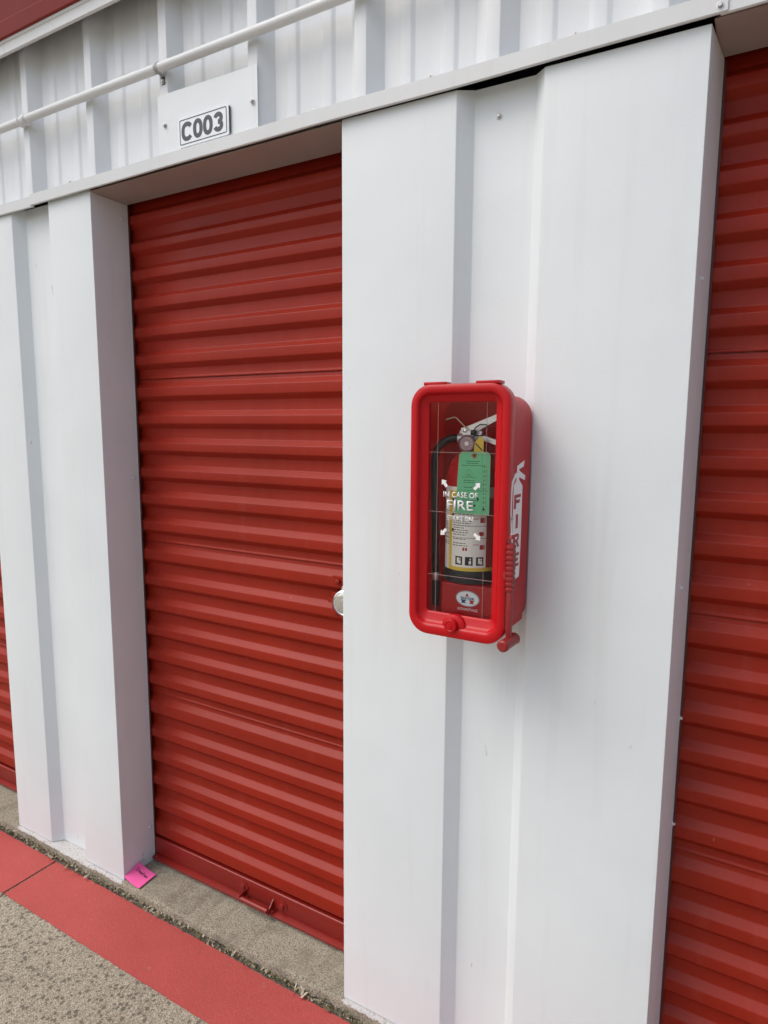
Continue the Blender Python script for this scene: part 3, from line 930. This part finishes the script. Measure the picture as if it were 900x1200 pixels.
def waist(cx, w, h): return [(cx - w, fy, ez - 0.0024), (cx - w, fy, ez - 0.0036), (cx - w * .55, fy, ez - 0.0058), (cx - w * .55, fy, ez - 0.0070), (cx - w, fy, ez - 0.0094), (cx + w, fy, ez - 0.0094), (cx + w * .55, fy, ez - 0.0070), (cx + w * .55, fy, ez - 0.0058), (cx + w, fy, ez - 0.0036), (cx + w, fy, ez - 0.0024)]
bm = B(); poly(bm, waist(ex - 0.0085, 0.0058, 0), (0, -0.0002, 0)); kp("emblem_mark", bm, M['blue'], None, emb)
bm = B(); poly(bm, waist(ex + 0.0092, 0.0056, 0), (0, -0.0002, 0))
poly(bm, [(ex - 0.0008 - 0.0042, fy, ez + 0.0045), (ex - 0.0008 + 0.0042, fy, ez + 0.0045), (ex - 0.0008 + 0.0018, fy, ez + 0.0078), (ex - 0.0008, fy, ez + 0.0118), (ex - 0.0008 - 0.0022, fy, ez + 0.0076)], (0, -0.0002, 0))
kp("emblem_mark", bm, M['label_red'], None, emb)
# clear window with score lines and lettering
WY = -0.1235
bm = B(); loft(bm, [ins(0.027, WY, .012), ins(0.027, WY + 0.002, .012)], True, True)
pane = kp("window_pane", bm, M['acrylic'])
bm = B()
wx0, wx1, wz0, wz1 = CX0 + 0.0335, CX1 - 0.0335, CZ0 + 0.0335, CZ1 - 0.0335
for z in (1.452, 1.3345, 1.207):
    box(bm, wx0, wx1, WY - 0.0011, WY - 0.0001, z - 0.0003, z + 0.0003)
for x in (-0.553, -0.452):
    box(bm, x - 0.00025, x + 0.00025, WY - 0.0009, WY - 0.0001, wz0, wz1)
kp("score_line", bm, M['score'], None, pane)
def on_pane(cx, cz): return lambda u, v, w: (cx + u, WY - 0.0003 - w, cz + v)
for body, h, cx, cz, xs, off in (("IN CASE OF", 0.0105, -0.5035, 1.3695, 0.94, 0.012), ("FIRE", 0.0185, -0.5045, 1.3490, 1.20, 0.012), ("STRIKE ON", 0.0095, -0.5030, 1.3235, 0.82, 0.012), ("SCORES", 0.0085, -0.5040, 1.3095, 0.85, 0.008)):
    if body == "SCORES": continue
    kp("lettering", text_mesh(body, h, on_pane(cx, cz), off, xs), M['print_white'], None, pane)
def arrow(cx, cz, ang, s):
    pts = [(-1.0, -0.34), (0.05, -0.34), (0.05, -0.80), (1.0, 0.0), (0.05, 0.80), (0.05, 0.34), (-1.0, 0.34)]
    c_, s_ = math.cos(R(ang)), math.sin(R(ang))
    bm = B(); poly(bm, [(cx + s * (c_ * u - s_ * v), WY - 0.0003, cz + s * (s_ * u + c_ * v)) for u, v in pts], (0, -0.0002, 0))
    kp("arrow", bm, M['print_white'], None, pane)
for cx, cz, a in ((-0.5375, 1.392, 128), (-0.4685, 1.389, 48), (-0.5380, 1.2945, 226), (-0.4660, 1.2905, -44)):
    arrow(cx, cz, a, 0.0088)
# side decal: white extinguisher outline with FIRE down its body
DX = CX1 - 0.0022 + 0.0002
def side(u, v, t): return (DX + t, u, v)
decal_pts = [(-0.1065, 1.2055), (-0.0585, 1.2085), (-0.0545, 1.2800), (-0.0545, 1.3885), (-0.0680, 1.3965), (-0.0762, 1.4015), (-0.0762, 1.4062), (-0.0415, 1.3985), (-0.0392, 1.4071), (-0.0736, 1.4179), (-0.0786, 1.4215), (-0.0517, 1.4256), (-0.0465, 1.4375), (-0.0893, 1.4281), (-0.0896, 1.4177), (-0.0925, 1.4150), (-0.0916, 1.4010), (-0.0990, 1.3965), (-0.1095, 1.3885)]
bm = B(); poly(bm, [side(u, v, 0) for u, v in decal_pts], (0.0003, 0, 0))
dec = kp("side_decal", bm, M['decal'])
outer = [(-0.0882, 1.4172), (-0.1106, 1.4125), (-0.1254, 1.4007), (-0.1282, 1.384), (-0.1287, 1.3542), (-0.1276, 1.3284), (-0.1240, 1.3063), (-0.1200, 1.2778)]
inner = [(-0.0929, 1.4114), (-0.1055, 1.4068), (-0.1174, 1.397), (-0.1218, 1.3824), (-0.1236, 1.3537), (-0.1225, 1.3278), (-0.1180, 1.3076), (-0.1120, 1.2756)]
bm = B()
outer = [(max(u, -0.1158) if v < 1.3 else max(u, -0.1285), v) for u, v in outer]
for (a0, a1), (b0, b1) in zip(zip(outer, outer[1:]), zip(inner, inner[1:])):
    poly(bm, [side(*a0, 0), side(*a1, 0), side(*b1, 0), side(*b0, 0)])
bmesh.ops.translate(bm, verts=bm.verts, vec=(0.0038, 0, 0))
r_ = bmesh.ops.extrude_face_region(bm, geom=list(bm.faces))
bmesh.ops.translate(bm, verts=[e for e in r_['geom'] if isinstance(e, bmesh.types.BMVert)], vec=(-0.0040, 0, 0))
kp("hose_outline", bm, M['decal'], None, dec)
LW, LH, LT, LB = 0.0190, 0.0136, 0.0115, 0.0062       # half width, half height, stem, bar
def bar_(bm, a, b3, c0, c1, z): box(bm, DX + 0.0003, DX + 0.0005, -0.0825 + a, -0.0825 + b3, z + c0, z + c1)
for ch, z in zip("FIRE", (1.3600, 1.3215, 1.2835, 1.2455)):
    bm = B()
    if ch == 'I':
        bar_(bm, -0.0065, 0.0065, -LH, LH, z)
    elif ch == 'R':
        fnr = lambda u, v, t: (DX + t, -0.0825 + u, z + v)
        outl = [(-LW, -LH), (-LW, LH), (0.007, LH), (0.0150, LH - 0.003), (0.0160, 0.005), (0.0135, 0.0005), (0.0080, -0.0015), (0.0190, -LH), (0.0070, -LH), (-0.0020, -0.0030), (-LW + LT, -0.0030), (-LW + LT, -LH)]
        poly(bm, [fnr(u, v, 0.0003) for u, v in outl], (0.0002, 0, 0))
    else:
        bar_(bm, -LW, -LW + LT, -LH, LH, z)
        bar_(bm, -LW + LT, LW, LH - LB, LH, z)
        bar_(bm, -LW + LT, LW * 0.72, -0.0032, 0.0032, z)
        if ch == 'E': bar_(bm, -LW + LT, LW, -LH, -LH + LB, z)
    lt_ = kp("lettering", bm, M['decal_red'], None, dec)
    if ch == 'R':
        bm = B(); bar_(bm, -LW + LT, 0.0045, 0.0030, 0.0078, z)
        bmesh.ops.translate(bm, verts=bm.verts, vec=(0.0003, 0, 0))
        kp("letter_counter", bm, M['decal'], None, dec)

# ------------------------------------------------------------------ breaker hammer clipped to the side of the cabinet
HX, HY = CX1 + 0.0090, -0.1400
HR = (HX, HY, 1.097)
ham = thing("breaker_hammer", HR, "small red plastic breaker hammer with ribbed grip hanging on the cabinet's side", "hammer")
bm = B(); box(bm, HX - 0.0048, HX + 0.0048, HY - 0.0055, HY + 0.0055, 1.108, 1.20, 0.0015, 2)
obj("shaft", bm, M['hammer'], ham, HR, 40)
bm = B()
z = 1.197
while z < 1.286:
    box(bm, HX - 0.0070, HX + 0.0070, HY - 0.0082, HY + 0.0082, z, z + 0.0078, 0.0016, 2)
    box(bm, HX - 0.0055, HX + 0.0055, HY - 0.0065, HY + 0.0065, z + 0.0076, z + 0.0102)
    z += 0.0100
lathe(bm, [(0.005, 0), (0.004, 0.005), (0.0025, 0.007)], (HX, HY, 1.2965), (0, 0, 1), 10)
obj("grip", bm, M['hammer'], ham, HR, 40)
bm = B(); lathe(bm, [(0.008, -0.032), (0.0112, -0.029), (0.0118, -0.022), (0.0110, -0.017), (0.0110, 0.024), (0.0118, 0.028), (0.0105, 0.031), (0.004, 0.032)], (HX + 0.001, HY - 0.002, 1.0990), (0.06, 1.0, 0.0), 20)
obj("head", bm, M['hammer'], ham, HR, 40)
# wire that tethers the hammer
bm = B(); tube(bm, [(HX - 0.002, HY + 0.001, 1.300), (HX - 0.003, HY + 0.010, 1.316), (HX - 0.0048, HY + 0.013, 1.332)], 0.0009, 6)
lathe(bm, [(0.0025, -0.001), (0.003, 0.002), (0.001, 0.003)], (HX - 0.0052, HY + 0.013, 1.332), (1, 0, 0), 10)
obj("tether", bm, M['zinc'], ham, HR, 40)

# ------------------------------------------------------------------ fire extinguisher
EX, EY, ER = -0.5010, -0.0640, 0.0540
XR0 = (EX, EY, SZ + 0.0005)
ext = thing("fire_extinguisher", XR0, "red fire extinguisher with white label and black hose standing inside the cabinet", "fire extinguisher")
def ep(name, bm, mat, smooth=None, parent=None): return obj(name, bm, mat, parent or ext, XR0, smooth)
bm = B()
z0 = SZ + 0.0005
lathe(bm, [(ER * 0.9, 0.02), (ER, 0.024), (ER, 0.205), (ER * 0.97, 0.222), (ER * 0.86, 0.240), (ER * 0.66, 0.254), (ER * 0.40, 0.263), (0.019, 0.266), (0.019, 0.272)], (EX, EY, z0), (0, 0, 1), 48)
ep("cylinder", bm, M['ext'], 40)
bm = B(); lathe(bm, [(ER * 0.96, 0.0), (ER + 0.0028, 0.002), (ER + 0.0028, 0.024), (ER + 0.0018, 0.0265), (ER * 0.95, 0.0268)], (EX, EY, z0), (0, 0, 1), 48)
ep("base_boot", bm, M['rubber'], 40)
FC = math.degrees(math.atan2(-1.2842 - EY, 0 - EX))     # towards the open side
def patch(bm, R_, a0, a1, za, zb, n_=None):
    n_ = n_ or max(1, int(abs(a1 - a0) / 5))
    lo2, hi2 = [], []
    for i in range(n_ + 1):
        a = R(FC + a0 + (a1 - a0) * i / n_)
        lo2.append(bm.verts.new((EX + R_ * math.cos(a), EY + R_ * math.sin(a), za)))
        hi2.append(bm.verts.new((EX + R_ * math.cos(a), EY + R_ * math.sin(a), zb)))
    for i in range(n_):
        bm.faces.new((lo2[i], lo2[i + 1], hi2[i + 1], hi2[i]))
def wrap(name, rects, R_, mat, parent):
    bm = B()
    for q in rects: patch(bm, R_, *q)
    r2 = bmesh.ops.extrude_face_region(bm, geom=list(bm.faces))
    for e in r2['geom']:
        if isinstance(e, bmesh.types.BMVert):
            d = Vector((e.co.x - EX, e.co.y - EY, 0)).normalized(); e.co -= d * 0.0002
    return ep(name, bm, mat, 40, parent)
lab = wrap("label", [(-110, 110, 1.2150, 1.3850)], ER + 0.0004, M['label'], None)
wrap("label_border", [(-56, 110, 1.2150, 1.2265), (-56, -47, 1.2245, 1.3780), (-56, -28, 1.3640, 1.3780)], ER + 0.0007, M['yellow'], lab)
rnd = random.Random(3)
ink, red = [], []
zz = 1.362
while zz > 1.262:
    a = -43
    end = rnd.uniform(-18, 6)
    while a < end:
        w_ = rnd.uniform(3, 9)
        ink.append((a, min(a + w_, end), zz, zz + 0.0014, 2)); a += w_ + 1.8
    a = -100
    while a < -62:
        w_ = rnd.uniform(4, 10)
        ink.append((a, a + w_, zz, zz + 0.0011, 2)); a += w_ + 3
    zz -= 0.0046 if rnd.random() < .7 else 0.0085
for za in (1.3560, 1.3275, 1.2965):
    ink.append((-48, -42.5, za, za + 0.006, 1))
for za in (1.3090, 1.2850, 1.3330):
    ink.append((-46, 40, za, za + 0.0007, 12))
for a in (-36, -14, 9):
    ink.append((a, a + 16, 1.2310, 1.2480, 3))
wrap("label_print", ink, ER + 0.0007, M['ink'], lab)['kind'] = 'stuff'
white = []
for a, kx in ((-36, 0), (-14, 1), (9, 2)):
    white += [(a + 4, a + 9, 1.2345, 1.2455, 1), (a + 8, a + 13, 1.2335, 1.2400, 1), (a + 10, a + 12.5, 1.2415, 1.2450, 1)][kx % 2:]
wrap("label_print", white, ER + 0.0010, M['label'], lab)['kind'] = 'stuff'
red = [(16, 27, 1.3160, 1.3260, 2), (14, 24, 1.2900, 1.2980, 2), (16, 27, 1.2630, 1.2720, 2), (-20, -16, 1.2600, 1.2660, 1), (-14, -10, 1.2600, 1.2660, 1), (30, 80, 1.2245, 1.3640, 6), (2, 13, 1.3230, 1.3245, 2), (2, 13, 1.2720, 1.2732, 2)]
wrap("label_print", red, ER + 0.0007, M['label_red'], lab)['kind'] = 'stuff'
# valve
bm = B(); lathe(bm, [(0.016, -0.004), (0.016, 0.006), (0.0125, 0.008), (0.0125, 0.034), (0.0100, 0.040)], (EX + 0.004, EY, z0 + 0.268), (0, 0, 1), 20)
box(bm, EX - 0.030, EX + 0.020, EY - 0.010, EY + 0.010, z0 + 0.284, z0 + 0.303, 0.003, 2)
ep("valve_body", bm, M['alum'], 40)
YL = EY - 0.012
bm = B()
poly(bm, [(EX - 0.018, YL - 0.006, 1.4860), (EX - 0.022, YL - 0.006, 1.4990), (EX - 0.010, YL - 0.006, 1.5020), (EX + 0.052, YL - 0.006, 1.5260), (EX + 0.064, YL - 0.006, 1.5270), (EX + 0.064, YL - 0.006, 1.5165), (EX + 0.050, YL - 0.006, 1.5130), (EX + 0.012, YL - 0.006, 1.4930), (EX + 0.004, YL - 0.006, 1.4820)], (0, 0.018, 0))
ep("squeeze_lever", bm, M['alum'])
bm = B()
poly(bm, [(EX + 0.012, YL - 0.006, 1.4900), (EX + 0.026, YL - 0.006, 1.4850), (EX + 0.060, YL - 0.006, 1.4740), (EX + 0.060, YL - 0.006, 1.4640), (EX + 0.030, YL - 0.006, 1.4740), (EX + 0.010, YL - 0.006, 1.4780)], (0, 0.018, 0))
ep("carry_handle", bm, M['alum'])
bm = B(); lathe(bm, [(0.0035, 0), (0.0035, 0.003), (0.002, 0.004)], (EX - 0.013, YL - 0.006, 1.4940), (0, -1, 0), 12)
ep("rivet", bm, M['chrome'], 40)
# pressure gauge
GC = (EX - 0.0015, EY - 0.030, 1.4690)
bm = B(); lathe(bm, [(0.006, -0.022), (0.006, -0.004), (0.0155, -0.003), (0.0172, 0.0), (0.0172, 0.007), (0.0155, 0.0088), (0.0142, 0.0076), (0.001, 0.0074)], GC, (0.12, -1, 0.02), 28)
gg = ep("pressure_gauge", bm, M['gauge_rim'], 30)
bm = B(); lathe(bm, [(0.0136, 0.0076), (0.0136, 0.0079), (0.001, 0.0080)], GC, (0.12, -1, 0.02), 28)
ep("gauge_face", bm, M['gauge'], 30, gg)
bm = B()
for d in range(-60, 241, 30):
    lathe(bm, [(0.0009, 0.0080), (0.0009, 0.0083)], (GC[0] + 0.0105 * math.cos(R(d)), GC[1], GC[2] + 0.0105 * math.sin(R(d))), (0.12, -1, 0.02), 6)
lathe(bm, [(0.0045, 0.0080), (0.004, 0.0086)], GC, (0.12, -1, 0.02), 12)
ep("dial_mark", bm, M['label'], None, gg)['kind'] = 'stuff'
# pull pin wire and black seal
bm = B(); tube(bm, [(EX - 0.052, YL - 0.012, 1.5160), (EX - 0.034, YL - 0.012, 1.5205), (EX - 0.030, YL - 0.012, 1.5195), (EX - 0.004, YL - 0.010, 1.4945)], 0.0011, 8)
ep("pull_pin", bm, M['wire'], 40)
bm = B()
tube(bm, [(EX + 0.006, YL - 0.012, 1.4900), (EX + 0.012, YL - 0.014, 1.5000), (EX + 0.022, YL - 0.014, 1.5065), (EX + 0.034, YL - 0.012, 1.5060), (EX + 0.038, YL - 0.010, 1.4960), (EX + 0.026, YL - 0.011, 1.4850), (EX + 0.012, YL - 0.012, 1.4850)], 0.0012, 8)
box(bm, EX + 0.002, EX + 0.012, YL - 0.016, YL - 0.008, 1.4850, 1.4960, 0.002, 2)
ep("seal", bm, M['rubber'], 40)
# yellow collar tab beside the gauge
bm = B(); poly(bm, [(EX + 0.014, EY - 0.036, 1.4520), (EX + 0.034, EY - 0.036, 1.4520), (EX + 0.034, EY - 0.036, 1.4760), (EX + 0.026, EY - 0.036, 1.4840), (EX + 0.014, EY - 0.036, 1.4700)], (0, 0.0008, 0))
ct = ep("collar_tab", bm, M['yellow'])
bm = B(); stroke(bm, [(EX + 0.017, 1.4700), (EX + 0.031, 1.4570)], 0.0022, xz(EY - 0.0361), 0.0001, 0.0004)
ep("tab_print", bm, M['ink'], None, ct)
# hose: elbow at the valve, then straight down the left side to the nozzle
bm = B()
hp = [(-0.524, EY - 0.014, 1.4790), (-0.540, EY - 0.020, 1.4790), (-0.558, EY - 0.024, 1.4720), (-0.5700, EY - 0.027, 1.4570), (-0.5745, EY - 0.028, 1.4380)]
hp += [(-0.5750 + 0.0007 * i, EY - 0.028, 1.42 - 0.022 * i) for i in range(11)]
tube(bm, hp, 0.0078, 14)
ep("hose", bm, M['rubber'], 50)
bm = B(); tube(bm, [(-0.531, EY - 0.0165, 1.4795), (-0.514, EY - 0.010, 1.4785)], 0.0092, 16)
ep("hose_ferrule", bm, M['alum'], 40)
bm = B(); lathe(bm, [(0.0080, 0), (0.0086, 0.001), (0.0086, 0.015), (0.0080, 0.0165)], (-0.5678, EY - 0.028, 1.1880), (0, 0, 1), 16)
ep("hose_ferrule", bm, M['alum'], 40)
bm = B(); lathe(bm, [(0.0070, 0), (0.0080, 0.004), (0.0088, 0.050), (0.0078, 0.054)], (-0.5675, EY - 0.028, 1.1345), (0, 0, 1), 16)
ep("nozzle", bm, M['rubber'], 40)

# ------------------------------------------------------------------ inspection tag
TY = -0.1208
TR = (-0.478, TY, 1.333)
tg = thing("inspection_tag", TR, "green card inspection tag with an eyelet hanging in front of the extinguisher", "tag")
pts = [(-0.5150, 1.3325), (-0.4445, 1.3345), (-0.4445, 1.4480), (-0.4500, 1.4545), (-0.5030, 1.4540), (-0.5085, 1.4480)]
bm = B(); poly(bm, [(u, TY, v) for u, v in pts], (0, 0.0007, 0))
obj("card", bm, M['tag'], tg, TR)
bm = B(); lathe(bm, [(0.0025, 0.0), (0.0025, 0.0004), (0.0058, 0.0006), (0.0058, 0.0)], (-0.4770, TY - 0.0001, 1.4470), (0, -1, 0), 20)
obj("eyelet", bm, M['brass'], tg, TR)
bm = B(); fn = xz(TY)
def dash(x0, x1, z, h=0.0009): box(bm, x0, x1, TY - 0.0003, TY - 0.0001, z, z + h)
r3 = random.Random(5)
def dashes(x0, x1, z, h=0.0009):
    x = x0
    while x < x1:
        w_ = r3.uniform(0.002, 0.006); dash(x, min(x + w_, x1), z, h); x += w_ + 0.0012
for x0, x1, z in ((-0.493, -0.466, 1.4355), (-0.492, -0.468, 1.4315), (-0.502, -0.454, 1.4275), (-0.498, -0.476, 1.3985), (-0.498, -0.474, 1.3945), (-0.497, -0.480, 1.3850), (-0.499, -0.466, 1.3600)):
    dashes(x0, x1, z, 0.0012)
stroke(bm, [(-0.5010, 1.4050), (-0.4870, 1.4210), (-0.4730, 1.4050)], 0.0007, fn, 0.0001, 0.0003, True)
for z in (1.4070, 1.4100, 1.4130): dashes(-0.494 + (z - 1.407), -0.480 - (z - 1.407), z)
for x in (-0.4605,):
    z = 1.336
    while z < 1.45: box(bm, x - 0.0002, x + 0.0002, TY - 0.0003, TY - 0.0001, z, z + 0.0022); z += 0.0034
z = 1.340
while z < 1.425:
    h = r3.uniform(0.003, 0.007); box(bm, -0.4570, -0.4558, TY - 0.0003, TY - 0.0001, z, z + h); box(bm, -0.4528, -0.4520, TY - 0.0003, TY - 0.0001, z + .001, z + h); z += h + 0.0035
box(bm, -0.5100, -0.4480, TY - 0.0003, TY - 0.0001, 1.3795, 1.3800)
obj("card_print", bm, M['tagink'], tg, TR)['kind'] = 'stuff'
bm = B()
for x, z, a in ((-0.4680, 1.3640, 30), (-0.4745, 1.3510, -40), (-0.4560, 1.3450, 10)):
    c_, s_ = math.cos(R(a)), math.sin(R(a))
    poly(bm, [(x + 0.0024 * (c_ * u - s_ * v), TY - 0.0001, z + 0.0024 * (s_ * u + c_ * v)) for u, v in ((-.7, -1), (.7, -.8), (.8, .6), (0, 1.2), (-.8, .5))], (0, -0.0003, 0))
obj("punch_mark", bm, M['ink'], tg, TR)

# ------------------------------------------------------------------ sticky note leaning on the foot of the pier
NR = (-1.69, 0.03, 0.0)
note = thing("sticky_note", NR, "bright pink sticky note with black handwriting leaning at the foot of the white pier", "note")
P1, P2, P3, P4 = (Vector(p) for p in ((-1.7345, 0.0600, 0.0310), (-1.7345, -0.0020, 0.0150), (-1.6590, -0.0045, 0.0015), (-1.6640, 0.0690, 0.0020)))
def npt(u, v, lift=0.0):
    p = (P2 * (1 - u) + P3 * u) * (1 - v) + (P1 * (1 - u) + P4 * u) * v
    p.z += 0.0050 * math.sin(math.pi * u) * (1 - 0.4 * v) * -0.6 + 0.0035 * max(0, u - .6) ** 2 * 6 + 0.0008
    nn = Vector((0.30, -0.1, 1)).normalized()
    return p + nn * lift
bm = B()
gN = 12
G = [[[bm.verts.new(npt(i / gN, j / gN, t)) for i in range(gN + 1)] for j in range(gN + 1)] for t in (0, 0.0004)]
for j in range(gN):
    for i in range(gN):
        bm.faces.new((G[1][j][i], G[1][j][i + 1], G[1][j + 1][i + 1], G[1][j + 1][i]))
        bm.faces.new((G[0][j][i], G[0][j + 1][i], G[0][j + 1][i + 1], G[0][j][i + 1]))
for i in range(gN):
    for (a, b2, c2, d2) in ((G[0][0][i], G[0][0][i + 1], G[1][0][i + 1], G[1][0][i]), (G[0][gN][i], G[1][gN][i], G[1][gN][i + 1], G[0][gN][i + 1]), (G[0][i][0], G[1][i][0], G[1][i + 1][0], G[0][i + 1][0]), (G[0][i][gN], G[0][i + 1][gN], G[1][i + 1][gN], G[1][i][gN])):
        bm.faces.new((a, b2, c2, d2))
obj("paper", bm, M['pink'], note, NR, 40)
# handwriting: pen strokes, (u along the line, v height)
strokes = [[(0, 0), (0, 1)], [(0, 1), (.5, .85), (.75, .5), (.5, .1), (0, 0)],
           [(.95, .3), (1.35, .35), (1.25, .6), (1.0, .5), (.98, .15), (1.2, 0), (1.4, .1)],
           [(1.95, .5), (1.6, .5), (1.55, .1), (1.85, .05), (1.98, .5), (2.0, 0)],
           [(2.35, 1.0), (2.35, .05), (2.55, 0)], [(2.15, .6), (2.6, .62)],
           [(2.85, .5), (2.87, 0)], [(2.84, .75), (2.86, .8)],
           [(3.35, .5), (3.1, .45), (3.1, .1), (3.35, .02), (3.5, .25), (3.35, .5)],
           [(3.7, .5), (3.7, 0)], [(3.7, .4), (3.95, .5), (4.1, .4), (4.12, 0)]]
bm = B()
for st in strokes:
    pp = []
    for a, b2 in zip(st, st[1:]):
        for q in range(4):
            t = q / 4; pp.append((a[0] + (b2[0] - a[0]) * t, a[1] + (b2[1] - a[1]) * t))
    pp.append(st[-1])
    tube(bm, [npt(0.17 + 0.155 * a, 0.60 + 0.17 * b2 , 0.0007) for a, b2 in pp], 0.0009, 6)
obj("handwriting", bm, M['ink'], note, NR)
